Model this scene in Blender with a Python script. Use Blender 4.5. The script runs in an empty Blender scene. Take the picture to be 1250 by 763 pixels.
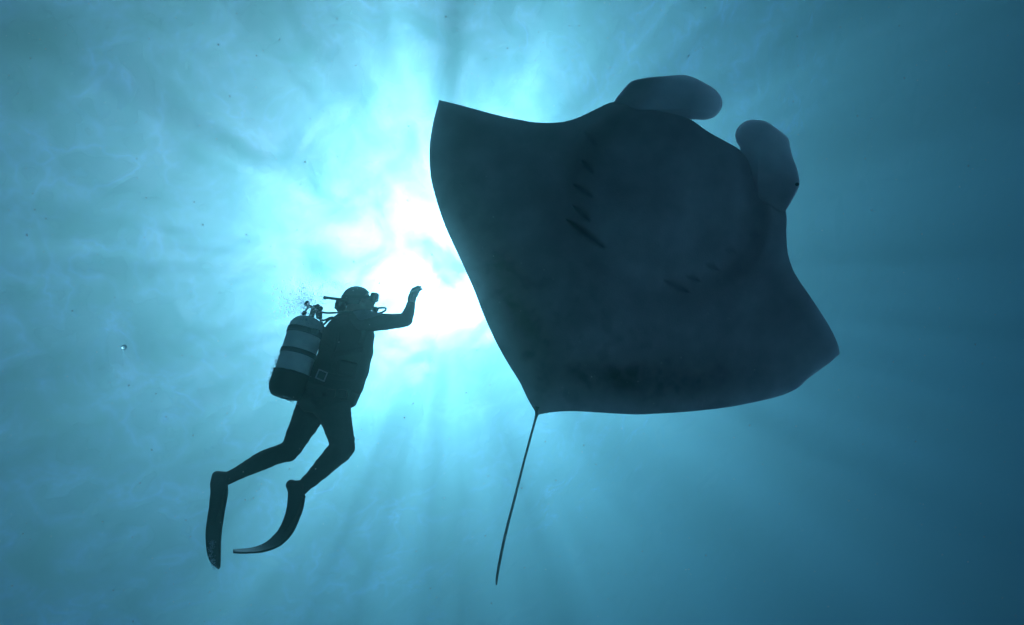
import bpy, bmesh, math, random
from mathutils import Vector, Matrix, noise
random.seed(7)
C = bpy.context.scene
COL = C.collection

# ---------------------------------------------------------------- camera, sky, sun, exposure
PITCH, ROLL, DEPTH = 55.0, -50.0, 40.3
cam = bpy.data.objects.new('camera', bpy.data.cameras.new('camera'))
COL.objects.link(cam)
C.camera = cam
cam.data.sensor_width = 36
cam.data.lens = 24
cam.data.clip_start = 0.05
cam.data.clip_end = 3000
RM = Matrix.Rotation(math.radians(90 + PITCH), 3, 'X') @ Matrix.Rotation(math.radians(ROLL), 3, 'Z')
cam.matrix_world = Matrix.Translation((0, 0, -DEPTH)) @ RM.to_4x4()
F = 1250 * 24 / 36.0

SUN_DIR = (RM @ Vector(((552 - 625) / F, (381.5 - 326) / F, -1))).normalized()
ELEV, AZIM = math.asin(SUN_DIR.z), math.atan2(SUN_DIR.x, SUN_DIR.y)
world = bpy.data.worlds.new('World')
C.world = world
world.use_nodes = True
sky = world.node_tree.nodes.new('ShaderNodeTexSky')
sky.sky_type = 'NISHITA'
sky.sun_disc = False
sky.sun_elevation = ELEV
sky.sun_rotation = AZIM
world.node_tree.links.new(sky.outputs[0], world.node_tree.nodes['Background'].inputs[0])
world.node_tree.nodes['Background'].inputs[1].default_value = 0.052
lamp = bpy.data.lights.new('sun', 'SUN')
lamp.energy = 4.37
lamp.angle = math.radians(0.5)
lamp.color = (1, 0.866, 0.837)
sun = bpy.data.objects.new('sun', lamp)
COL.objects.link(sun)
sun.rotation_euler = (-SUN_DIR).to_track_quat('-Z', 'Y').to_euler()
C.view_settings.view_transform = 'Standard'
C.view_settings.look = 'None'
C.view_settings.exposure = 0.46
C.view_settings.gamma = 1.0
C.cycles.volume_bounces = 1
C.cycles.max_bounces = 8
C.cycles.transparent_max_bounces = 32
C.cycles.use_denoising = True

# scattering of sunlight in the water: (anisotropy, density, colour) of each kind of particle
LOBES = ((.93, .0165, (1, .42, .14)), (.745, .0236, (0, .98, .88)), (.3, .0004, (.0, .6, 1)))
ABSORB = (.0515, .0222, .0151)
SURF = dict(scale=.26, lo=.12, hi=1.65, ridge_scale=.34, floor=.55, ridge=1.65, sparkle=.23, rough=1.0, ior=1.174, slope=.38)


# ---------------------------------------------------------------- helpers
def tag(o, label=None, cat=None, group=None, kind=None):
    for k, v in (('label', label), ('category', cat), ('group', group), ('kind', kind)):
        if v:
            o[k] = v
    return o

def link(name, me, mat=None, parent=None, smooth=True):
    if mat is not None and not me.materials:
        me.materials.append(mat)
    if smooth:
        me.polygons.foreach_set('use_smooth', [True] * len(me.polygons))
    o = bpy.data.objects.new(name, me)
    COL.objects.link(o)
    if parent is not None:
        o.parent = parent
    return o

def bm_mesh(bm, name):
    me = bpy.data.meshes.new(name)
    bm.normal_update()
    bm.to_mesh(me)
    bm.free()
    return me

def raw(name, v, f, mat, parent=None, smooth=True):
    me = bpy.data.meshes.new(name)
    me.from_pydata([tuple(p) for p in v], [], f)
    me.update()
    return link(name, me, mat, parent, smooth)

class Frame:
    """local frame of a thing: x right, y up, z towards the diver photographer; metres"""
    def __init__(s, px, py, dist):
        s.px, s.py, s.d = px, py, dist
        s.k = dist / F
    def loc(s, px, py, w=0.0):
        dep = s.d - w
        return Vector(((px - 625) / F * dep - (s.px - 625) / F * s.d,
                       (381.5 - py) / F * dep - (381.5 - s.py) / F * s.d, w))
    def empty(s, name):
        o = bpy.data.objects.new(name, None)
        COL.objects.link(o)
        c = RM @ Vector(((s.px - 625) / F * s.d, (381.5 - s.py) / F * s.d, -s.d))
        o.matrix_world = Matrix.Translation(Vector((0, 0, -DEPTH)) + c) @ RM.to_4x4()
        o.empty_display_size = 0.2
        return o
    def world(s, v):
        c = RM @ Vector(((s.px - 625) / F * s.d, (381.5 - s.py) / F * s.d, -s.d))
        return Vector((0, 0, -DEPTH)) + c + RM @ v

def material(name, col, rough=.6, metal=0.0, mottle=0.25, scale=20, bump=0.002, spec=.4, coat=0):
    m = bpy.data.materials.new(name)
    m.use_nodes = True
    t = m.node_tree
    b = t.nodes['Principled BSDF']
    tc = t.nodes.new('ShaderNodeTexCoord')
    n = t.nodes.new('ShaderNodeTexNoise')
    n.inputs['Scale'].default_value = scale
    n.inputs['Detail'].default_value = 6
    n.inputs['Roughness'].default_value = .65
    t.links.new(tc.outputs['Object'], n.inputs['Vector'])
    mr = t.nodes.new('ShaderNodeMapRange')
    mr.inputs['From Min'].default_value = .3
    mr.inputs['From Max'].default_value = .7
    mr.inputs['To Min'].default_value = 1 - mottle
    mr.inputs['To Max'].default_value = 1 + mottle
    t.links.new(n.outputs['Fac'], mr.inputs['Value'])
    mx = t.nodes.new('ShaderNodeVectorMath')
    mx.operation = 'SCALE'
    mx.inputs[0].default_value = col
    t.links.new(mr.outputs[0], mx.inputs['Scale'])
    t.links.new(mx.outputs[0], b.inputs['Base Color'])
    b.inputs['Roughness'].default_value = rough
    b.inputs['Metallic'].default_value = metal
    b.inputs['Specular IOR Level'].default_value = spec
    if bump:
        bp = t.nodes.new('ShaderNodeBump')
        bp.inputs['Distance'].default_value = bump
        t.links.new(n.outputs['Fac'], bp.inputs['Height'])
        t.links.new(bp.outputs[0], b.inputs['Normal'])
    return m

M = dict(
    suit=material('neoprene', (.016, .018, .024), .75, mottle=.35, scale=30, bump=.004),
    panel=material('neoprene_grey', (.075, .09, .12), .7, mottle=.2, scale=30),
    skin=material('skin', (.30, .20, .15), .6, mottle=.15, scale=40),
    hood=material('hood_neoprene', (.035, .04, .048), .7, mottle=.3, scale=35),
    glove=material('glove_fabric', (.46, .40, .33), .8, mottle=.25, scale=60),
    vest=material('vest_nylon', (.012, .013, .018), .6, mottle=.4, scale=40, bump=.006),
    webbing=material('webbing', (.018, .019, .024), .7, mottle=.3, scale=120),
    buckle=material('buckle_plastic', (.42, .42, .42), .45, mottle=.15),
    rubber=material('black_rubber', (.014, .015, .017), .5, mottle=.2),
    fin=material('fin_rubber', (.016, .018, .024), .5, mottle=.35, scale=14, bump=.003),
    tank=material('tank_paint', (.80, .78, .70), .4, mottle=.12, scale=9, bump=.0008),
    band=material('tank_band', (.09, .10, .105), .6, mottle=.3, scale=50),
    chrome=material('chromed_brass', (.12, .12, .12), .35, metal=.8, mottle=.2),
    lens=material('mask_glass', (.05, .06, .07), .08, mottle=.05, spec=.9, bump=0),
    eye=material('eye_dark', (.01, .01, .01), .15, mottle=.05, bump=0),
)

# ---------------------------------------------------------------- the sea: surface and water body
def build_surface():
    N, half = 280, 140.0
    v, f = [], []
    for j in range(N + 1):
        for i in range(N + 1):
            x, y = -half + 2 * half * i / N, -half + 2 * half * j / N
            fade = max(0.0, min(1.0, (half - max(abs(x), abs(y))) / 15))
            z = .3 + fade * (.10 * noise.noise(Vector((x * .35, y * .35, 0))) + .04 * noise.noise(Vector((x * 1.1, y * 1.1, 5))))
            v.append((x, y, z))
    for j in range(N):
        for i in range(N):
            a = j * (N + 1) + i
            f.append((a, a + 1, a + N + 2, a + N + 1))
    b = len(v)
    E = 600.0
    for q in (half, E):
        v += [(-q, -q, .3), (q, -q, .3), (q, q, .3), (-q, q, .3)]
    for k in range(4):
        l = (k + 1) % 4
        f.append((b + k, b + 4 + k, b + 4 + l, b + l))
    m = bpy.data.materials.new('rippled_sea_surface')
    m.use_nodes = True
    t = m.node_tree
    t.nodes.clear()
    N_, L = t.nodes.new, t.links.new
    out = N_('ShaderNodeOutputMaterial')
    tc = N_('ShaderNodeTexCoord')
    def nz(scale, det, dist, rough):
        n = N_('ShaderNodeTexNoise')
        n.inputs['Scale'].default_value = scale
        n.inputs['Detail'].default_value = det
        n.inputs['Distortion'].default_value = dist
        n.inputs['Roughness'].default_value = rough
        L(tc.outputs['Object'], n.inputs['Vector'])
        return n
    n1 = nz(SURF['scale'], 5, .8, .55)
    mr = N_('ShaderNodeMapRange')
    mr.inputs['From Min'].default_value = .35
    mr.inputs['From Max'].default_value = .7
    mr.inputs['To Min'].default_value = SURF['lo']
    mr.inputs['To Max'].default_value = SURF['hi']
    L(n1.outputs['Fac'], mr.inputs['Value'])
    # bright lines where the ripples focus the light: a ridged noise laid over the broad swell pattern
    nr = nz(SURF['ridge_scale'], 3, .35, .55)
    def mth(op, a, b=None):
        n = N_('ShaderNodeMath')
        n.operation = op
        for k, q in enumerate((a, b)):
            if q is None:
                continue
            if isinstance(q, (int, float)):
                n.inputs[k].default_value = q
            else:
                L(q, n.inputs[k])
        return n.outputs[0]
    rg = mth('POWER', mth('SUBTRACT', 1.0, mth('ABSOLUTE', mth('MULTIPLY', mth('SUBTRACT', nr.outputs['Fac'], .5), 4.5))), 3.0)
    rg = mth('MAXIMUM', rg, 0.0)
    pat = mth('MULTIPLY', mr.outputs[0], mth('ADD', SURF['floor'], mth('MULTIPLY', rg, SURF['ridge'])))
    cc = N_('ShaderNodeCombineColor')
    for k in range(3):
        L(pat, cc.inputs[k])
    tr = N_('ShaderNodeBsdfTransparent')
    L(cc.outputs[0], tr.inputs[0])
    n2 = nz(.6, 3, .3, .5)
    bp = N_('ShaderNodeBump')
    bp.inputs['Distance'].default_value = .11
    L(n2.outputs['Fac'], bp.inputs['Height'])
    fr = N_('ShaderNodeFresnel')
    fr.inputs[0].default_value = 1.33
    L(bp.outputs[0], fr.inputs['Normal'])
    gl = N_('ShaderNodeBsdfGlossy')
    gl.inputs['Roughness'].default_value = .15
    L(bp.outputs[0], gl.inputs['Normal'])
    mx = N_('ShaderNodeMixShader')
    L(fr.outputs[0], mx.inputs[0])
    L(tr.outputs[0], mx.inputs[1])
    L(gl.outputs[0], mx.inputs[2])
    # sunlight spread by the small waves: a rough, weak refraction whose facets follow larger ripples
    rf = N_('ShaderNodeBsdfRefraction')
    rf.inputs['IOR'].default_value = SURF['ior']
    rf.inputs['Roughness'].default_value = SURF['rough']
    n3 = nz(SURF['scale'] * .9, 1.5, .3, .5)
    b3 = N_('ShaderNodeBump')
    b3.inputs['Distance'].default_value = SURF['slope'] / SURF['scale']
    L(n3.outputs['Fac'], b3.inputs['Height'])
    L(b3.outputs[0], rf.inputs['Normal'])
    mw = N_('ShaderNodeMath')
    mw.operation = 'MULTIPLY'
    mw.use_clamp = True
    mw.inputs[1].default_value = SURF['sparkle']
    L(mr.outputs[0], mw.inputs[0])
    m2 = N_('ShaderNodeMixShader')
    L(mw.outputs[0], m2.inputs[0])
    L(mx.outputs[0], m2.inputs[1])
    L(rf.outputs[0], m2.inputs[2])
    L(m2.outputs[0], out.inputs[0])
    tag(raw('water_surface', v, f, m), kind='structure')

build_surface()

def build_water():
    B, D = 300.0, -DEPTH - 9.0
    v = [(x, y, z) for z in (D, 0) for y in (-B, B) for x in (-B, B)]
    f = [(0, 2, 3, 1), (4, 5, 7, 6), (0, 1, 5, 4), (2, 6, 7, 3), (0, 4, 6, 2), (1, 3, 7, 5)]
    m = bpy.data.materials.new('sea_water')
    m.use_nodes = True
    t = m.node_tree
    t.nodes.clear()
    N_, L = t.nodes.new, t.links.new
    out = N_('ShaderNodeOutputMaterial')
    acc = None
    for g, d, c in LOBES:
        n = N_('ShaderNodeVolumeScatter')
        n.inputs['Density'].default_value = d
        n.inputs['Anisotropy'].default_value = g
        n.inputs[0].default_value = tuple(c) + (1,)
        if acc is None:
            acc = n
        else:
            a = N_('ShaderNodeAddShader')
            L(acc.outputs[0], a.inputs[0])
            L(n.outputs[0], a.inputs[1])
            acc = a
    ab = N_('ShaderNodeVolumeAbsorption')
    q = .4
    ab.inputs['Density'].default_value = q
    ab.inputs[0].default_value = tuple(1 - x / q for x in ABSORB) + (1,)
    a = N_('ShaderNodeAddShader')
    L(acc.outputs[0], a.inputs[0])
    L(ab.outputs[0], a.inputs[1])
    L(a.outputs[0], out.inputs['Volume'])
    tag(raw('water', v, f, m, smooth=False), kind='structure')

build_water()

def build_bounce_seabed():  # unseen sandy bottom, added to bounce light up onto the manta's belly
    N, half = 160, 150.0
    v, f = [], []
    for j in range(N + 1):
        for i in range(N + 1):
            x, y = -half + 2 * half * i / N, -half + 2 * half * j / N
            v.append((x, y, -DEPTH - 6.5 + .9 * noise.fractal(Vector((x * .05, y * .05, 3)), 1, 2, 4)))
    for j in range(N):
        for i in range(N):
            a = j * (N + 1) + i
            f.append((a, a + 1, a + N + 2, a + N + 1))
    tag(raw('bounce_seabed', v, f, material('bounce_sand', (.72, .56, .44), .9, mottle=.15, scale=2, bump=.03)), kind='structure')
build_bounce_seabed()

# ---------------------------------------------------------------- shared shape tools
def catmull(pts, sharp, n):
    """closed Catmull-Rom through pts, about n samples; corners listed in sharp stay sharp"""
    P = [Vector(p) for p in pts]
    K = len(P)
    per = sum((P[(i + 1) % K] - P[i]).length for i in range(K))
    out = []
    for i in range(K):
        p0, p1, p2, p3 = P[i - 1], P[i], P[(i + 1) % K], P[(i + 2) % K]
        if i in sharp:
            p0 = p1 + (p1 - p2) * .5
        if (i + 1) % K in sharp:
            p3 = p2 + (p2 - p1) * .5
        m = max(2, round(n * (p2 - p1).length / per))
        for s in range(m):
            t = s / m
            out.append(.5 * ((2 * p1) + (p2 - p0) * t + (2 * p0 - 5 * p1 + 4 * p2 - p3) * t * t + (3 * p1 - p0 - 3 * p2 + p3) * t ** 3))
    return out

def tube(bm, pts, radii, n=16, ref=Vector((0, 0, 1)), caps=True, sub=4):
    """lofted tube; radii = r or (r across, r along ref); smooth through pts"""
    P = [Vector(p) for p in pts]
    R = [(r, r) if not isinstance(r, (tuple, list)) else tuple(r) for r in radii]
    if sub > 1 and len(P) > 2:
        P2, R2 = [], []
        for i in range(len(P) - 1):
            p0 = P[i - 1] if i else P[0] * 2 - P[1]
            p3 = P[i + 2] if i + 2 < len(P) else P[-1] * 2 - P[-2]
            p1, p2 = P[i], P[i + 1]
            for s in range(sub):
                t = s / sub
                P2.append(.5 * ((2 * p1) + (p2 - p0) * t + (2 * p0 - 5 * p1 + 4 * p2 - p3) * t * t + (3 * p1 - p0 - 3 * p2 + p3) * t ** 3))
                R2.append((R[i][0] * (1 - t) + R[i + 1][0] * t, R[i][1] * (1 - t) + R[i + 1][1] * t))
        P2.append(P[-1]); R2.append(R[-1])
        P, R = P2, R2
    rings = []
    for i, p in enumerate(P):
        t = (P[min(i + 1, len(P) - 1)] - P[max(i - 1, 0)]).normalized()
        b = ref - t * ref.dot(t)
        if b.length < 1e-3:
            b = Vector((0, 1, 0)) - t * t.y
        b.normalize()
        a = t.cross(b)
        rings.append([bm.verts.new(p + a * math.cos(2 * math.pi * k / n) * R[i][0] + b * math.sin(2 * math.pi * k / n) * R[i][1]) for k in range(n)])
    for i in range(len(rings) - 1):
        for k in range(n):
            bm.faces.new((rings[i][k], rings[i][(k + 1) % n], rings[i + 1][(k + 1) % n], rings[i + 1][k]))
    if caps:
        bm.faces.new(rings[0][::-1])
        bm.faces.new(rings[-1])

def ball(bm, c, r, seg=16, rot=None):
    r = (r, r, r) if not isinstance(r, (tuple, list)) else r
    ret = bmesh.ops.create_uvsphere(bm, u_segments=seg, v_segments=seg // 2 + 2, radius=1)
    mt = Matrix.Translation(c) @ (rot.to_4x4() if rot else Matrix.Identity(4)) @ Matrix.Diagonal((*r, 1))
    bmesh.ops.transform(bm, matrix=mt, verts=ret['verts'])

def box(bm, c, half, rot=None, bevel=0):
    ret = bmesh.ops.create_cube(bm, size=2)
    mt = Matrix.Translation(c) @ (rot.to_4x4() if rot else Matrix.Identity(4)) @ Matrix.Diagonal((*half, 1))
    bmesh.ops.transform(bm, matrix=mt, verts=ret['verts'])
    if bevel:
        ed = list({e for v in ret['verts'] for e in v.link_edges})
        bmesh.ops.bevel(bm, geom=ed, offset=bevel, segments=3, affect='EDGES', profile=.5)

def remeshed(bm, name, voxel, smooth=4):
    """one continuous skin over all the overlapping volumes in bm"""
    tmp = bpy.data.objects.new('tmp', bm_mesh(bm, 'tmp'))
    COL.objects.link(tmp)
    r = tmp.modifiers.new('r', 'REMESH')
    r.mode = 'VOXEL'
    r.voxel_size = voxel
    s = tmp.modifiers.new('s', 'SMOOTH')
    s.iterations = smooth
    s.factor = .5
    dg = bpy.context.evaluated_depsgraph_get()
    me = bpy.data.meshes.new_from_object(tmp.evaluated_get(dg))
    bpy.data.objects.remove(tmp)
    me.name = name
    return me

def sstep(a, b, x):
    t = max(0.0, min(1.0, (x - a) / (b - a)))
    return t * t * (3 - 2 * t)

def segdist(p, a, b):
    ab = b - a
    t = max(0, min(1, (p - a).dot(ab) / ab.length_squared))
    return (p - a - ab * t).length, t

# ---------------------------------------------------------------- manta ray
def manta_material():
    m = bpy.data.materials.new('manta_skin')
    m.use_nodes = True
    t = m.node_tree
    b = t.nodes['Principled BSDF']
    N_, L = t.nodes.new, t.links.new
    at = N_('ShaderNodeAttribute')
    at.attribute_name = 'pigment_and_light'
    tc = N_('ShaderNodeTexCoord')
    n = N_('ShaderNodeTexNoise')
    n.inputs['Scale'].default_value = 3.0
    n.inputs['Detail'].default_value = 7
    n.inputs['Roughness'].default_value = .6
    L(tc.outputs['Object'], n.inputs['Vector'])
    n2 = N_('ShaderNodeTexNoise')
    n2.inputs['Scale'].default_value = 90
    n2.inputs['Detail'].default_value = 3
    L(tc.outputs['Object'], n2.inputs['Vector'])
    mr = N_('ShaderNodeMapRange')
    mr.inputs['From Min'].default_value = .3
    mr.inputs['From Max'].default_value = .7
    mr.inputs['To Min'].default_value = -.12
    mr.inputs['To Max'].default_value = .12
    L(n.outputs['Fac'], mr.inputs['Value'])
    ad = N_('ShaderNodeMath')
    ad.operation = 'ADD'
    ad.use_clamp = True
    L(at.outputs['Fac'], ad.inputs[0])
    L(mr.outputs[0], ad.inputs[1])
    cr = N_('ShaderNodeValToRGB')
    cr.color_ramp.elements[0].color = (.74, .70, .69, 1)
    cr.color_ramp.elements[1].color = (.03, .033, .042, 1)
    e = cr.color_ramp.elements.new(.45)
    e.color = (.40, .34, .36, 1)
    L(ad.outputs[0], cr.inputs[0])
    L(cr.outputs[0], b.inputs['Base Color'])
    b.inputs['Roughness'].default_value = .6
    b.inputs['Specular IOR Level'].default_value = .3
    b.inputs['Subsurface Weight'].default_value = .5
    b.inputs['Subsurface Radius'].default_value = (.034, .042, .045)
    b.inputs['Subsurface Scale'].default_value = 1.0
    bp = N_('ShaderNodeBump')
    bp.inputs['Distance'].default_value = .003
    L(n2.outputs['Fac'], bp.inputs['Height'])
    L(bp.outputs[0], b.inputs['Normal'])
    return m

BODY = [(536, 122), (553, 126), (574, 131.5), (596, 137.5), (617, 142.7), (634, 146), (651, 149), (672, 150), (691, 148), (709, 142), (728, 133),
        (746, 125), (762, 127), (777, 134), (795, 134), (808, 136), (821.5, 139), (842.5, 145.5), (863.4, 160), (884, 171.7), (904, 183.5), (924, 203),
        (942, 226), (954, 244), (960, 262), (960, 285), (962, 310), (970, 333), (987.7, 360), (1005, 386), (1016, 405), (1023, 421), (1025, 432),
        (1012, 443.5), (998, 453.6), (986, 462.5), (973.5, 473.8), (956, 482), (934.5, 488), (906, 494), (878, 498.6), (835, 503), (800, 505), (776, 506),
        (737, 504), (700.6, 502), (676.5, 503), (655.5, 506.5), (645, 488.4), (634, 466), (619, 441.7), (604, 414.6), (589, 381), (580, 357), (563.7, 320),
        (543, 275), (530.6, 236.6), (525.7, 214.6), (524.3, 192.6), (525, 173), (529, 148.5)]
LOBE_A = [(742, 138), (751, 122), (761, 109), (770.4, 99.7), (782, 96), (800.5, 93.6), (819, 92.3), (836, 91.5), (850, 96), (863.4, 103), (874, 110),
          (880.5, 119.3), (881.8, 127), (878.6, 136), (871, 143.4), (861, 146.3), (847.7, 146), (838, 147), (826, 152), (806, 160), (780, 166), (755, 158)]
LOBE_B = [(904, 183.5), (899.6, 174), (897.5, 166.5), (899, 158.6), (904, 152), (913, 147), (923.7, 146.3), (935.5, 148.6), (947, 156), (957.8, 164.4),
          (963, 170.4), (965, 181), (968, 193), (973, 206), (976, 221.5), (975, 229), (969.5, 240), (961.7, 253), (950, 268), (925, 262), (908, 235), (903, 205)]
GILLS_L = [((714, 162), (727, 178)), ((711, 197), (723, 211)), ((701, 226), (722, 240)), ((700, 252), (719, 269)), ((692, 268), (736, 301))]

def build_manta():
    fr = Frame(765, 315, 6.0)
    root = fr.empty('manta_ray')
    tag(root, 'huge dark manta ray seen from below with outspread wings and thin tail', 'manta ray')
    A, d = Vector((860, 160)), Vector((205, -345)).normalized()      # mouth, body axis
    n = Vector((-d.y, d.x))
    C0 = Vector((765, 315))
    gills = []
    for gi, (a, b) in enumerate(GILLS_L):
        a, b = Vector(a), Vector(b)
        st = (.2, .38, .5, .55, .62)[gi]
        gills.append((a, b, st))
        def mir(p):
            v = p - A
            return A + d * v.dot(d) - n * v.dot(n)
        ma, mb = mir(a), mir(b)
        gills.append((ma.lerp(mb, .12), ma.lerp(mb, .68), st * .6))
    bellyc = Vector((812, 252))

    def front(p, r):
        """height of the underside and pigment at photo point p, r = 0 middle .. 1 rim"""
        v = p - C0
        s, l = v.dot(d) / 280, v.dot(n) / 280
        e = math.sqrt(max(0, 1 - r ** 2.6))
        curl = -.42 * abs(l) ** 2.2 - .05 * max(0, -s) ** 2
        headlift = .10 * sstep(.25, .75, s) * math.exp(-(l / .35) ** 2)
        core = .20 * math.exp(-(l / .30) ** 2) * sstep(-.95, -.1, s)
        wing = .085 * math.exp(-(l / .8) ** 2) + .018
        db = (p - bellyc).length / 112 * (1 + .10 * noise.noise(Vector((p.x * .012, p.y * .012, 9))))
        belly = .10 * (1 - sstep(.72, 1.12, db))
        lip = .035 * math.exp(-((db - 1.17) / .06) ** 2) * sstep(.0, .5, s)
        h = (core + wing + belly + lip) * e
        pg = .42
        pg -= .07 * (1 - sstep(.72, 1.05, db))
        pg += .17 * math.exp(-((db - 1.04) / .11) ** 2) * sstep(-.2, .25, s)       # shade of the fold round the throat, put into the colour
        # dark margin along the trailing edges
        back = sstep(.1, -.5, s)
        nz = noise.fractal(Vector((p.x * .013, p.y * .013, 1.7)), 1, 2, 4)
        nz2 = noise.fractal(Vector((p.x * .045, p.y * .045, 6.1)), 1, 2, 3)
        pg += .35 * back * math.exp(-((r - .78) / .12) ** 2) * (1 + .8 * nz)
        pg -= .16 * sstep(.86, 1.0, r)  # paler rim: light coming through the thin edge, painted into the skin colour
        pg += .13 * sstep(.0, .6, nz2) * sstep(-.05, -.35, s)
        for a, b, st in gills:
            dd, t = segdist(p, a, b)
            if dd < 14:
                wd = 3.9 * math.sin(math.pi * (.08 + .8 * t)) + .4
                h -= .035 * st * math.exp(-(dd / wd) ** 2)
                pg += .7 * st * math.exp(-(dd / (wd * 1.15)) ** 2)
        return curl + headlift + h, curl + headlift - (core * .9 + wing) * e - .004 * (r < 1), pg

    bm = bmesh.new()
    lay = bm.verts.layers.float.new('pigment_and_light')
    rim = catmull(BODY, {0, 32, 47}, 620)
    NR = 120
    cf = bm.verts.new(fr.loc(C0.x, C0.y, front(C0, 0)[0])); cf[lay] = front(C0, 0)[2]
    cb = bm.verts.new(fr.loc(C0.x, C0.y, front(C0, 0)[1])); cb[lay] = .9
    pf, pb = None, None
    for i in range(1, NR + 1):
        r = (i / NR) ** .85
        rf, rb = [], []
        for q in rim:
            p = C0 + (q - C0) * r
            a, b, pg = front(p, r)
            v = bm.verts.new(fr.loc(p.x, p.y, a)); v[lay] = pg
            rf.append(v)
            if i == NR:
                rb.append(v)
            elif i % 4 == 0 or i > NR - 6:
                v = bm.verts.new(fr.loc(p.x, p.y, b)); v[lay] = .9
                rb.append(v)
        K = len(rim)
        for k in range(K):
            l = (k + 1) % K
            if pf is None:
                bm.faces.new((cf, rf[l], rf[k]))
            else:
                bm.faces.new((pf[k], pf[l], rf[l], rf[k]))
            if rb:
                if pb is None:
                    bm.faces.new((cb, rb[k], rb[l]))
                else:
                    bm.faces.new((pb[l], pb[k], rb[k], rb[l]))
        pf = rf
        if rb:
            pb = rb

    def lobe(outline, cen, wf, pf_, thick):
        rm = catmull(outline, set(), 150)
        c = Vector(cen)
        R_ = 26
        prevs = [None, None]
        for side in (0, 1):
            prev = None
            for i in range(0, R_ + 1):
                r = i / R_
                e = math.sqrt(max(0, 1 - r ** 3))
                ring = []
                for k, q in enumerate(rm):
                    p = c + (q - c) * r
                    if i == 0 and k > 0:
                        ring.append(ring[0]); continue
                    if i == R_ and side == 1:
                        ring.append(prevs[0][k]); continue
                    v = bm.verts.new(fr.loc(p.x, p.y, wf(p) + (1 - 2 * side) * thick * e))
                    v[lay] = pf_(p) if side == 0 else .9
                    ring.append(v)
                if prev:
                    K = len(rm)
                    for k in range(K):
                        l = (k + 1) % K
                        vs = [prev[k], prev[l], ring[l], ring[k]] if side == 0 else [prev[l], prev[k], ring[k], ring[l]]
                        vs = list(dict.fromkeys(vs))
                        if len(vs) > 2:
                            bm.faces.new(vs)
                prev = ring
            prevs[side] = prev

    def wA(p):
        t = (p.x - 760) / 110
        dd, _ = segdist(p, Vector((813, 92)), Vector((775, 136)))
        side = (p - Vector((813, 92))).cross(Vector((775, 136)) - Vector((813, 92)))
        return -.02 + .13 * sstep(.35, 1.1, t) - .05 * math.exp(-(dd / 9) ** 2) - .0022 * max(0, 118 - p.y) - .003 * max(0, p.y - 133)
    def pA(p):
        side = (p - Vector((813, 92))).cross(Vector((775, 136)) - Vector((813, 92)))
        return .02 + .55 * sstep(900, -1100, side)  # pale paddle: backlight through the thin fin is painted into its colour
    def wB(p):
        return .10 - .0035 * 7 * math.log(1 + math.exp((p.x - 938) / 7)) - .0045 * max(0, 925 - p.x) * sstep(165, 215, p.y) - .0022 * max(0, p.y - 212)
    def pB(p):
        return .06 + .36 * sstep(170, 245, p.y)  # paler towards the tip, backlight painted in as on the other fin
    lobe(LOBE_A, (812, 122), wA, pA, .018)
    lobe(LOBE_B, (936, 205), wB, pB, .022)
    # tail, grown out of the end of the body
    tp = [(657, 496, -.03), (656, 503, -.03), (653, 514, -.03), (640.5, 560, -.02), (628, 609, .0), (616.5, 654, .03), (609.5, 688, .05), (606.5, 706, .06), (606, 714, .06)]
    nb = len(bm.verts)
    tube(bm, [fr.loc(*q) for q in tp], [.045, .022, .0105, .0105, .0115, .0125, .0125, .011, .006], n=12, sub=6)
    bm.verts.ensure_lookup_table()
    for v in bm.verts[nb:]:
        v[lay] = .85
    me = bm_mesh(bm, 'manta_body')
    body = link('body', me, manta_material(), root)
    for c, w in (((973, 225), -.01), ((756, 120), -.03)):
        b2 = bmesh.new()
        ball(b2, fr.loc(c[0], c[1], w), (.017, .017, .016))
        link('eye', bm_mesh(b2, 'eye'), M['eye'], root)
    return root

build_manta()

# ---------------------------------------------------------------- diver
DF = Frame(410, 430, 5.3)
K_ = DF.k
def D(px, py, w=0.0):
    return DF.loc(px, py, w + .0016 * (py - 430))      # the diver leans back, feet nearer the viewer

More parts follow.
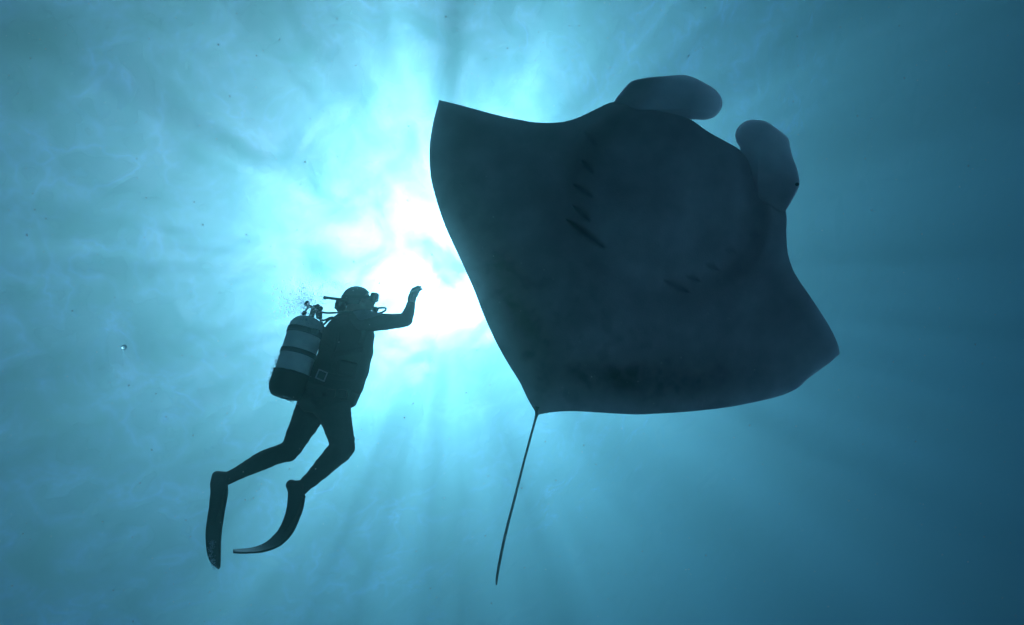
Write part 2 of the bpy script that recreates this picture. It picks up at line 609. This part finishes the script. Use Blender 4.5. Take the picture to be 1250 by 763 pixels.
def build_diver():
    root = DF.empty('person')
    tag(root, 'scuba diver in dark wetsuit and long fins raising one hand towards the manta ray', 'diver')
    u = K_
    bm = bmesh.new()
    # trunk
    tube(bm, [D(430, 382), D(427, 392), D(424, 408), D(421, 428), D(416, 446), D(409, 462), D(401, 478), D(394, 494), D(391, 506)],
         [(9 * u, .08), (20 * u, .15), (28 * u, .19), (29 * u, .185), (29 * u, .175), (31 * u, .17), (33 * u, .175), (32.5 * u, .18), (20 * u, .12)], n=24)
    # neck and head
    tube(bm, [D(427, 392), D(432, 380), D(436, 370)], [(13 * u, .08), (10.5 * u, .065), (10 * u, .06)])
    ball(bm, D(435.5, 364.2), (16.5 * u, 13.6 * u, .082))
    ball(bm, D(447, 369.5), (10.5 * u, 9.0 * u, .062))
    tube(bm, [D(446, 372), D(455, 376.5)], [(5.5 * u, .045), (3.6 * u, .03)])
    ball(bm, D(456.5, 368.5), (2.8 * u, 3.6 * u, .016))
    for s in (-1, 1):
        ball(bm, D(442.5, 367, s * .083), (2.4 * u, 4.0 * u, .012))
    # right arm (near side), raised
    tube(bm, [D(434, 391, .10), D(446, 391.5, .17), D(462, 393, .20), D(480, 392.3, .19), D(493, 391, .17)], [(13 * u, .075), (14 * u, .075), (10.8 * u, .062), (9.3 * u, .055), (8.6 * u, .05)])
    ball(bm, D(495.5, 391.4, .165), (8.2 * u, 7.8 * u, .05))
    tube(bm, [D(494, 391, .17), D(498, 383.5, .12), D(500.5, 376.5, .06), D(501.8, 370, .02)], [(8.6 * u, .052), (7.4 * u, .05), (6.3 * u, .042), (5.4 * u, .034)])
    # left arm (far side), hanging by the body
    tube(bm, [D(430, 392, -.10), D(431, 402, -.2), D(428, 430, -.24), D(424, 450, -.24)], [(12 * u, .07), (12 * u, .07), (9 * u, .055), (8 * u, .05)])
    tube(bm, [D(424, 448, -.24), D(424, 460, -.22), D(422, 475, -.2)], [(8 * u, .05), (7 * u, .045), (5 * u, .035)])
    # left leg in the photo = far leg trailing back; right = near leg
    tube(bm, [D(384, 492, -.08), D(376, 508, -.08), D(367, 526, -.08), D(358, 543, -.07), D(351, 553, -.06)],
         [(21 * u, .105), (18.5 * u, .105), (15.5 * u, .09), (12.8 * u, .075), (11.5 * u, .07)], n=20)
    ball(bm, D(352.5, 551.5, -.055), (11.8 * u, 12 * u, .07))
    tube(bm, [D(353, 551, -.06), D(337, 555.5, -.03), D(320, 562.5, 0), D(303, 571, .03), D(287, 579.5, .05), D(274, 585.5, .06)],
         [(12 * u, .07), (11.0 * u, .068), (11.2 * u, .068), (9.2 * u, .055), (7.6 * u, .045), (7.6 * u, .045)], n=20)
    tube(bm, [D(407, 494, .09), D(410, 510, .09), D(414.5, 527, .10), D(418, 542, .11), D(417.5, 549, .11)],
         [(20.5 * u, .11), (18.5 * u, .105), (16 * u, .09), (14.6 * u, .078), (14 * u, .075)], n=20)
    ball(bm, D(419, 546.5, .11), (13.8 * u, 12.6 * u, .075))
    tube(bm, [D(417, 549, .11), D(406, 559, .13), D(396, 569, .15), D(385, 580, .17), D(374, 590.5, .19), D(366, 598, .2)],
         [(14.2 * u, .072), (12.8 * u, .068), (11.6 * u, .064), (9.6 * u, .053), (8.2 * u, .045), (8 * u, .045)], n=20)
    ball(bm, D(388, 496, -.06), (23 * u, 20 * u, .12))
    ball(bm, D(405, 498, .07), (21.5 * u, 20 * u, .13))
    ball(bm, D(398, 486, 0), (33 * u, 17 * u, .18))
    me = remeshed(bm, 'diver_body', .0075, 12)
    me.update()
    nrm = [v.normal.copy() for v in me.vertices]
    ytop = D(0, 384).y
    for v, nv in zip(me.vertices, nrm):      # creases of the neoprene
        q = v.co
        if q.y < ytop:
            v.co = q + nv * (.0035 * noise.fractal(Vector((q.x * 14, q.y * 30, q.z * 14)), 1, 2, 3))
    for k in ('suit', 'skin', 'panel'):
        me.materials.append(M[k])
    poly = [Vector(q) for q in ((430.5, 380.5), (448, 375.5), (462, 376), (473, 381.5), (463, 386), (452, 388.5), (440, 393))]
    idx = []
    for p in me.polygons:
        c = p.center
        dep = DF.d - c.z
        px = 625 + (c.x + (410 - 625) / F * DF.d) / dep * F
        py = 381.5 - (c.y + (381.5 - 430) / F * DF.d) / dep * F
        q = Vector((px, py))
        ins = all((poly[(i + 1) % len(poly)] - poly[i]).cross(q - poly[i]) > 0 for i in range(len(poly)))
        if py < 379.5 - .1 * (px - 440) and px < 466 and abs(c.z + .08) < .12 + .02 and px > 414:
            idx.append(1)
        elif ins and c.z > .05:
            idx.append(2)
        else:
            idx.append(0)
    me.polygons.foreach_set('material_index', idx)
    link('body', me, None, root)

    # hood over crown and nape
    b = bmesh.new()
    ball(b, D(435.2, 363.4), (17.6 * u, 14.4 * u, .089), seg=40)
    pa, pb_ = D(453, 353), D(434, 379)
    dn = (pb_ - pa).normalized()
    nn = Vector((-dn.y, dn.x, 0)).normalized()
    if nn.x < 0:
        nn = -nn
    bmesh.ops.bisect_plane(b, geom=b.verts[:] + b.edges[:] + b.faces[:], plane_co=pa, plane_no=nn, clear_outer=True)
    bmesh.ops.solidify(b, geom=b.faces[:], thickness=.005)
    link('hood', bm_mesh(b, 'hood'), M['hood'], root)
    b = bmesh.new()
    tube(b, [D(413, 378, 0), D(416, 371, 0), D(421, 368, 0)], [(5 * u, .05), (7 * u, .07), (6 * u, .07)], n=18)
    ball(b, D(416, 375), (6 * u, 6.5 * u, .085))
    link('hood_collar', bm_mesh(b, 'collar'), M['hood'], root)

    # mask: frame, lens, strap
    b = bmesh.new()
    rot = Matrix.Rotation(math.radians(-8), 3, 'Z')
    box(b, D(457.2, 363), (3.9 * u, 6.0 * u, .078), rot, bevel=.021)
    mask = link('diving_mask', bm_mesh(b, 'mask'), M['rubber'], root)
    b = bmesh.new()
    for s in (-1, 1):
        box(b, D(460.9, 362.4, s * .036), (.5 * u, 4.0 * u, .03), rot, bevel=.002)
    link('lens', bm_mesh(b, 'lens'), M['lens'], mask)
    b = bmesh.new()
    ring = []
    for k in range(41):
        a = 2 * math.pi * k / 40
        ring.append(D(436.5, 362.5) + Vector((math.cos(a) * 18.9 * u, -math.cos(a) * .8 * u, math.sin(a) * .094)))
    tube(b, ring, [(.014, .004)] * 41, n=8, ref=Vector((0, 0, 1)), caps=False, sub=1)
    link('strap', bm_mesh(b, 'strap'), M['rubber'], mask)
    for s in (-1, 1):
        b = bmesh.new()
        ball(b, D(453.4, 363.4, s * .032), .012)
        link('eye', bm_mesh(b, 'eye'), M['eye'], root)

    # snorkel-like tube sticking out behind the head
    b = bmesh.new()
    tube(b, [D(395.5, 363.3, .05), D(400, 363.6, .055), D(410, 364.8, .07), D(418, 365.7, .08), D(425, 366.3, .086)], [1.9 * u * .95, 1.75 * u, 1.75 * u, 1.8 * u, 1.7 * u], n=14)
    tube(b, [D(395.2, 363.3, .05), D(397.6, 363.5, .052)], [2.3 * u, 2.3 * u], n=14, sub=1)
    sn = link('snorkel', bm_mesh(b, 'snorkel'), M['rubber'], root)

    # gloves with five fingers
    def glove(P, name):
        b = bmesh.new()
        tube(b, [P(0, -.02, 0), P(0, .0, 0), P(.002, .045, 0), P(.003, .082, 0)], [(.031, .035), (.033, .038), (.029, .048), (.022, .048)], n=16)
        for z, ln, bend in ((-.0305, .82, .9), (-.0102, 1.0, 1.0), (.0102, .96, 1.02), (.0305, .76, 1.1)):
            r = .0128 if abs(z) < .03 else .0116
            tube(b, [P(.002, .070, z), P(.006, .070 + .034 * ln, z * 1.08), P(.018 * bend, .072 + .058 * ln, z * 1.1), P(.042 * bend, .074 + .070 * ln, z * 1.08)],
                 [r * 1.05, r, r * .95, r * .75], n=10)
            ball(b, P(.042 * bend, .074 + .070 * ln, z * 1.08), r * .8, 10)
            ball(b, P(.002, .070, z), r * 1.1, 10)
        tube(b, [P(.006, .018, .028), P(.018, .038, .048), P(.026, .058, .056), P(.032, .076, .057)], [.017, .0145, .0122, .0098], n=10)
        ball(b, P(.032, .076, .057), .0098, 10)
        return link(name, remeshed(b, name, .0022, 2), M['glove'], root)
    o1 = D(501.8, 370.5, .02)
    ax, ay = Vector((.76, -.14, .64)).normalized(), Vector((.10, .97, -.2)).normalized()
    ay = (ay - ax * ax.dot(ay)).normalized()
    az = ax.cross(ay)
    sc = 1.0
    glove(lambda x, y, z: o1 + ax * x * sc + ay * y * sc + az * z * sc, 'glove')
    o2 = D(422, 474, -.2)
    bx, by = Vector((.3, .1, .9)).normalized(), Vector((.25, -.9, .0)).normalized()
    bz = bx.cross(by)
    glove(lambda x, y, z: o2 + bx * x * .8 + by * y * .62 + bz * z * .8, 'glove')

    # buoyancy vest
    b = bmesh.new()
    tube(b, [D(425, 389), D(425, 394), D(425.5, 404), D(424.5, 416), D(421.5, 432), D(417.5, 446), D(412.5, 459), D(407.5, 467), D(404, 475)],
         [(12 * u, .13), (23 * u, .175), (30.5 * u, .21), (32 * u, .215), (31.8 * u, .21), (32.8 * u, .2), (33.8 * u, .195), (34.5 * u, .19), (30 * u, .18)], n=40, sub=5)
    for v in b.verts:                       # soft folds and quilted seams of the air cell
        q = v.co
        f = .006 * noise.fractal(q * 9, 1, 2, 3) + .004 * math.sin(q.y * 42 + q.x * 9)
        v.co = q + Vector((q.x, 0, q.z)).normalized() * f
    vest = link('buoyancy_vest', bm_mesh(b, 'vest'), M['vest'], root)
    b = bmesh.new()                          # square webbing slide on the side strap
    cb = D(395, 457.3, .15)
    rr = Matrix.Rotation(math.radians(-23), 3, 'Z')
    zc = Vector((0, 0, .055))
    for dx, dy, hx, hy in ((-5.2, 0, .7, 5.6), (5.2, 0, .7, 5.6), (0, 5.2, 5.9, .7), (0, -5.2, 5.9, .7)):
        box(b, cb + zc + rr @ Vector((dx * u, dy * u, 0)), (hx * u, hy * u, .006), rr, bevel=.0015)
    link('buckle', bm_mesh(b, 'buckle'), M['buckle'], vest)
    def strap(pts, wd=.022, name='shoulder_strap', mat='webbing', th=.004):
        b = bmesh.new()
        P = [Vector(p) for p in pts]
        tube(b, P, [(wd, th)] * len(P), n=8, sub=5)
        return link(name, bm_mesh(b, name), M[mat], vest)
    strap([D(416, 389, .13), D(430, 387, .15), D(441, 395, .175), D(444, 408, .2), D(440, 422, .208)])
    strap([D(384, 452, .10), D(390, 455, .165), D(400, 459, .2), D(418, 462, .2), D(434, 461, .17)], .018, 'waist_strap')
    strap([D(397, 430, .18), D(410, 432, .215), D(428, 430, .215), D(444, 426, .17)], .016, 'chest_strap')
    b = bmesh.new()
    box(b, D(424, 450, .2), (11 * u, 9 * u, .03), Matrix.Rotation(-.25, 3, 'Z'), bevel=.02)
    link('pocket', bm_mesh(b, 'pocket'), M['vest'], vest)

    # weight belt and pouch
    b = bmesh.new()
    tube(b, [D(402.5, 473), D(401.5, 476.5), D(399.5, 481.5), D(398.5, 484)], [(33.5 * u, .18), (36 * u, .195), (36 * u, .195), (33.5 * u, .18)], n=40, sub=1)
    belt = link('weight_belt', bm_mesh(b, 'belt'), M['webbing'], root)
    b = bmesh.new()
    box(b, D(430.5, 486.5, .05), (5.6 * u, 9.2 * u, .06), Matrix.Rotation(math.radians(-24), 3, 'Z'), bevel=.014)
    link('pouch', bm_mesh(b, 'pouch'), M['webbing'], belt)
    for (x, y, w) in ((418, 480.5, .165), (404, 480, .195), (389, 479, .175)):
        b = bmesh.new()
        box(b, D(x, y, w), (5 * u, 4.6 * u, .016), Matrix.Rotation(-.15, 3, 'Z'), bevel=.008)
        link('lead_weight', bm_mesh(b, 'lead'), M['rubber'], belt)

    # fins
    def fin(foot, blade_c, blade_hw, pocket, tongue):
        f = DF.empty('swim_fin')
        f.parent = root
        f.matrix_parent_inverse = Matrix.Identity(4)
        f.matrix_world = root.matrix_world
        f.matrix_local = Matrix.Identity(4)
        b = bmesh.new()
        for pts, rr_ in pocket:
            tube(b, [D(*q) for q in pts], rr_, n=18)
        for c, r in tongue:
            ball(b, D(*c), r)
        link('foot_pocket', remeshed(b, 'pocket', .006, 3), M['fin'], f)
        P = [D(*q) for q in blade_c]
        H = [(D(q[0] + a, q[1] + c, q[2] + w) - D(q[0] - a, q[1] - c, q[2] - w)) * .5 for q, (a, c, w) in zip(blade_c, blade_hw)]
        n2, S = 14, 6
        Q, HH = [], []
        for i in range(len(P) - 1):
            p0 = P[i - 1] if i else P[0] * 2 - P[1]
            p3 = P[i + 2] if i + 2 < len(P) else P[-1] * 2 - P[-2]
            for s in range(S):
                t = s / S
                Q.append(.5 * ((2 * P[i]) + (P[i + 1] - p0) * t + (2 * p0 - 5 * P[i] + 4 * P[i + 1] - p3) * t * t + (3 * P[i] - p0 - 3 * P[i + 1] + p3) * t ** 3))
                HH.append(H[i].lerp(H[i + 1], t))
        Q.append(P[-1]); HH.append(H[-1])
        v, fa = [], []
        for i, (p, h) in enumerate(zip(Q, HH)):
            tn = (Q[min(i + 1, len(Q) - 1)] - Q[max(0, i - 1)]).normalized()
            nn = tn.cross(h).normalized()
            endf = 1 - .25 * sstep(.93, 1, i / (len(Q) - 1))
            for side in (1, -1):
                for k in range(n2 + 1):
                    t = (2 * k / n2 - 1) * side
                    rib = .0035 * (abs(abs(t) - .93) < .1) + .0018 * math.cos(t * 9.4) ** 8
                    th = .006 * (1 - .5 * i / len(Q)) + rib
                    if k in (0, n2):
                        th = .002
                    v.append(p + h * t * endf + nn * th * side)
        W = 2 * (n2 + 1)
        for i in range(len(Q) - 1):
            for k in range(W):
                l = (k + 1) % W
                fa.append((i * W + k, i * W + l, (i + 1) * W + l, (i + 1) * W + k))
        fa.append(tuple(range(W))[::-1])
        fa.append(tuple((len(Q) - 1) * W + k for k in range(W)))
        link('blade', raw_mesh(v, fa), M['fin'], f)
    def raw_mesh(v, fa):
        me = bpy.data.meshes.new('blade')
        me.from_pydata([tuple(q) for q in v], [], fa)
        me.update()
        return me
    fin(None,
        [(268, 597, .06), (266, 613, .06), (263, 632, .05), (260.5, 652, .04), (260.7, 672, .02), (262, 684, .01), (264, 692, .0)],
        [(9.6, -.5, .04), (9.9, -.4, .06), (9.9, .2, .075), (9.6, .4, .08), (8.6, 1.2, .085), (7.2, 2.2, .085), (4.6, 3.6, .08)],
        [([(267, 580, .06), (267, 590, .062), (267.8, 600, .062), (266, 614, .06), (263.5, 632, .052), (262, 642, .048)], [(7.5 * u, .05), (9.6 * u, .056), (9.8 * u, .056), (9.6 * u, .045), (8.5 * u, .022), (6.5 * u, .008)]),
         ([(265.5, 582, .06), (279, 584, .06)], [(6.5 * u, .05), (7.5 * u, .05)])],
        [((265, 579.5, .06), (5.2 * u, 4.4 * u, .045)), ((268, 586, .06), (9 * u, 8 * u, .05))])
    fin(None,
        [(363.5, 604, .2), (358.5, 625, .2), (350, 646, .2), (338, 660, .2), (323, 668.5, .2), (305, 672.3, .2), (284.5, 673, .2)],
        [(9.4, 1.5, .04), (8.8, 3.0, .065), (7.4, 4.4, .08), (5.0, 5.6, .09), (2.2, 4.2, .095), (.8, 2.6, .1), (.3, 2.0, .1)],
        [([(358, 592, .2), (361.5, 600, .2), (361.5, 612, .2), (358.8, 625, .2), (353, 640, .2), (348.5, 649, .2)], [(8 * u, .048), (9.2 * u, .055), (9.5 * u, .055), (9 * u, .042), (7.2 * u, .022), (5 * u, .008)]),
         ([(356, 594, .2), (372, 594, .2)], [(6.5 * u, .05), (7.5 * u, .05)])],
        [((355.5, 592, .2), (6 * u, 6 * u, .045)), ((364, 599, .2), (8 * u, 8 * u, .05))])
    return root

diver = build_diver()

# ---------------------------------------------------------------- scuba tank with valve and regulator
def build_tank():
    u = K_
    root = DF.empty('scuba_tank')
    tag(root, 'pale scuba tank with black straps and dark boot on the back of the diver', 'scuba tank')
    top, bot = D(375.6, 396, .10), D(354.3, 470.5, .10)
    bot.z += .045
    ax = (bot - top).normalized()
    side = Vector((1, 0, 0)) - ax * ax.x
    side.normalize()
    nrm = ax.cross(side)
    L_ = (bot - top).length
    R_ = 20.4 * u
    def lathe(prof, name, mat, parent=root, seg=56, jitter=0):
        v, f = [], []
        for (t, r) in prof:
            for k in range(seg):
                a = 2 * math.pi * k / seg
                rr = r + (jitter * noise.noise(Vector((k * .6, t * 60, 0))) if jitter else 0)
                v.append(top + ax * t + (side * math.cos(a) + nrm * math.sin(a)) * rr)
        for i in range(len(prof) - 1):
            for k in range(seg):
                l = (k + 1) % seg
                f.append((i * seg + k, i * seg + l, (i + 1) * seg + l, (i + 1) * seg + k))
        f.append(tuple(range(seg))[::-1])
        f.append(tuple((len(prof) - 1) * seg + k for k in range(seg)))
        return raw(name, v, f, mat, parent)
    prof = [(-.062, .020), (-.056, .034), (-.05, .05)]
    for k in range(1, 9):
        a = math.pi / 2 * k / 8
        prof.append((.045 - .095 * math.cos(a), .05 + (R_ - .05) * math.sin(a)))
    prof += [(.1, R_), (L_ * .5, R_ * 1.004), (L_, R_), (L_ + .05, R_ * .93), (L_ + .08, R_ * .6)]
    lathe(prof, 'cylinder', M['tank'])
    def bandp(t0, t1, name, mat, ex=.005):
        return lathe([(t0, R_ - .004), (t0 + .001, R_ + ex), (t1 - .001, R_ + ex), (t1, R_ - .004)], name, mat)
    bandp(.052, .098, 'strap', M['band'], .006)
    bandp(.224, .262, 'strap', M['band'], .006)
    b0 = .392
    lathe([(b0, R_ - .003), (b0 + .003, R_ + .006), (b0 + .03, R_ + .009), (L_ + .02, R_ + .006), (L_ + .055, R_ * .95), (L_ + .085, R_ * .78), (L_ + .092, R_ * .5)], 'boot', M['rubber'], jitter=.008)
    # cam buckle on the upper strap
    b = bmesh.new()
    box(b, D(385, 405, .2), (4.5 * u, 3.2 * u, .02), Matrix.Rotation(-.35, 3, 'Z'), bevel=.006)
    link('cam_buckle', bm_mesh(b, 'cam_buckle'), M['band'], root)
    W = .075
    T = lambda x, y, w=0: D(x, y, W + w)
    b = bmesh.new()
    tube(b, [T(379, 393), T(380, 388), T(382.5, 378), T(383.5, 375)], [3.8 * u, 3.4 * u, 2.9 * u, 2.4 * u], n=16)
    tube(b, [T(376, 373, .0), T(383, 376, .0), T(391, 378, .0)], [1.6 * u, 2.0 * u, 2.4 * u], n=12)
    valve = link('valve', bm_mesh(b, 'valve'), M['chrome'], root)
    for (x, y, r) in ((374.8, 370.6, 3.4), (371.4, 382.6, 2.9)):
        b = bmesh.new()
        tube(b, [T(x - 1.6, y - 1.2, .01), T(x + 1.2, y + 1.0, .01)], [r * u, r * u * 1.05], n=14, sub=1)
        for k in range(8):
            a = k * math.pi / 4
            ball(b, T(x, y, .01) + Vector((math.cos(a) * .5, math.sin(a) * .5, math.cos(a + .6) * .8)).normalized() * r * u * .9, .007, 8)
        link('knob', bm_mesh(b, 'knob'), M['rubber'], valve)
    b = bmesh.new()
    tube(b, [T(373, 382), T(374, 377.5), T(377, 374.5)], [1.3 * u, 1.3 * u, 1.3 * u], n=10)
    link('cross_bar', bm_mesh(b, 'cross_bar'), M['chrome'], valve)
    b = bmesh.new()
    tube(b, [T(386, 373.5), T(388.5, 378), T(390, 388.5)], [4.2 * u, 4.6 * u, 3.6 * u], n=16)
    ball(b, T(388.5, 376.5), (6 * u, 3.9 * u, .03))
    ball(b, T(385, 374.3, .02), (4 * u, 2.2 * u, .02))
    link('first_stage', bm_mesh(b, 'first_stage'), M['chrome'], root)
    def hose(pts, r, name='hose'):
        b = bmesh.new()
        tube(b, [D(*p) for p in pts], [r] * len(pts), n=12, sub=8)
        return link(name, bm_mesh(b, name), M['rubber'], root)
    hose([(389, 380.5, .08), (399, 382, .085), (409, 381.8, .1), (424, 381, .115), (440, 382, .12), (452, 384, .11), (462, 382.5, .08), (467.5, 380.8, .05), (471, 378, .02), (470.2, 376, .01), (465, 375.8, .0), (459, 376.6, .0)], .0078)
    hose([(390, 387, .08), (394, 396, .1), (400, 391.5, .12), (406, 388.5, .15), (413, 392, .185), (415, 402, .21), (413, 418, .222)], .0085)
    hose([(391, 388, .05), (396, 401, .08), (401, 397, .13), (406, 394, .15), (410, 400, .18), (410, 420, .21), (404, 438, .215)], .0085)
    hose([(388, 388, .02), (395, 391, .0), (404, 387.4, -.03), (412, 388, -.1)], .0075)
    # second stage at the mouth
    b = bmesh.new()
    tube(b, [D(455, 376.8, 0), D(458.4, 377.6, 0), D(461.2, 378.4, 0)], [(3.0 * u, .03), (3.6 * u, .034), (2.6 * u, .026)], n=18)
    ball(b, D(458.5, 380, 0), (2.6 * u, 2.2 * u, .04))
    link('second_stage', bm_mesh(b, 'second_stage'), M['rubber'], root)

build_tank()

# ---------------------------------------------------------------- bubbles and drifting specks
def bubble_material(name, clear, rough):
    m = bpy.data.materials.new(name)
    m.use_nodes = True
    t = m.node_tree
    t.nodes.remove(t.nodes['Principled BSDF'])
    rf = t.nodes.new('ShaderNodeBsdfRefraction')
    rf.inputs['IOR'].default_value = 1.3
    rf.inputs['Roughness'].default_value = rough
    tr = t.nodes.new('ShaderNodeBsdfTransparent')
    mx = t.nodes.new('ShaderNodeMixShader')
    mx.inputs[0].default_value = 1 - clear
    t.links.new(tr.outputs[0], mx.inputs[1])
    t.links.new(rf.outputs[0], mx.inputs[2])
    t.links.new(mx.outputs[0], t.nodes['Material Output'].inputs[0])
    return m
MB_ = bubble_material('air_bubble', .5, .42)
MB_DARK = bubble_material('clinging_bubble', .08, .15)
MB_PALE = material('pale_bubble_froth', (.8, .85, .9), .3, mottle=.2, scale=200, bump=0)

def spray(name, spots, label, cat, mat=None):
    """spots: list of (world position, radius)"""
    tmpl = bmesh.new()
    bmesh.ops.create_icosphere(tmpl, subdivisions=1, radius=1)
    tv = [v.co.copy() for v in tmpl.verts]
    tf = [tuple(x.index for x in f.verts) for f in tmpl.faces]
    tmpl.free()
    v, f = [], []
    for c, r in spots:
        b = len(v)
        v += [c + q * r for q in tv]
        f += [tuple(b + i for i in t) for t in tf]
    o = raw(name, v, f, mat or MB_)
    tag(o, label, cat, kind='stuff')
    return o

def cloud():
    S = []
    for i in range(2600):
        t = random.random()
        # plume drifting up and left of the regulator, widening as it rises
        x = random.gauss(368, 15)
        y = random.gauss(366, 13)
        if x > 395 and y > 372:
            continue
        S.append((DF.world(D(x, y, random.gauss(.1, .12))), abs(random.gauss(0, .0023)) + .001))
    for i in range(330):
        x = random.gauss(412, 13)
        y = random.gauss(347.5, 3.6) + .05 * (x - 412) ** 2 * .05
        S.append((DF.world(D(x, y, random.gauss(-.02, .09))), abs(random.gauss(0, .0018)) + .001))
    for i in range(40):
        S.append((DF.world(D(random.gauss(467, 2.5), random.gauss(372, 2.4), random.gauss(0, .03))), random.uniform(.001, .003)))
    spray('exhaled_bubbles', S, 'fine cloud of exhaled bubbles drifting behind the head of the diver', 'bubbles')
    S = []
    for i in range(420):
        a = random.random()
        if a < .62:
            x, y = 349.5 - 17.5 * random.random() ** .9, 0
            t = random.random()
            x = 339 + (328.6 - 339) * t + random.gauss(0, 1.5)
            y = 436 + (470 - 436) * t + random.gauss(0, 2)
        else:
            t = random.random()
            x = 331 + (357 - 331) * t + random.gauss(0, 1.5)
            y = 477 + (489 - 477) * t + random.gauss(0, 1.2)
        S.append((DF.world(D(x, y, random.gauss(.13, .05))), random.uniform(.002, .0075)))
    spray('boot_bubbles', S, 'ragged fringe of small bubbles clinging round the dark tank boot', 'bubbles', MB_DARK)
    S = []
    for i in range(150):
        t = random.random()
        x = 257 + 4 * t * t + random.gauss(0, 1.8) + (2.5 if t < .25 else 0)
        y = 659 + 36 * t
        S.append((DF.world(D(x, y, .07 - .0 * t + random.random() * .03)), random.uniform(.0018, .0042)))
    spray('fin_bubbles', S, 'tiny pale bubbles trailing at the tip of the lower fin', 'bubbles', MB_PALE)
    S = []
    for i in range(1100):
        px, py = random.uniform(-40, 1290), random.uniform(-40, 800)
        dd = random.uniform(1.2, 7.5)
        c = RM @ Vector(((px - 625) / F * dd, (381.5 - py) / F * dd, -dd))
        S.append((Vector((0, 0, -DEPTH)) + c, random.uniform(.0005, .001) * dd * random.choice((.6, .8, 1, 1.2))))
    o = spray('drifting_specks', S, 'sparse pale specks drifting all through the blue water', 'particles')
    o.data.materials.clear()
    o.data.materials.append(material('speck', (.6, .6, .55), .8, mottle=.5, scale=3, bump=0))
cloud()

def big_bubble(px, py, dist, r, label):
    fr = Frame(px, py, dist)
    b = bmesh.new()
    bmesh.ops.create_icosphere(b, subdivisions=3, radius=r)
    for v in b.verts:
        v.co.z *= .85
        v.co.x *= 1.1
    o = link('air_bubble', bm_mesh(b, 'air_bubble'), MB_DARK)
    o.location = fr.world(Vector((0, 0, 0)))
    tag(o, label, 'bubble')
big_bubble(151.5, 424, 3.0, .0105, 'lone round bubble hanging in open water left of the diver')
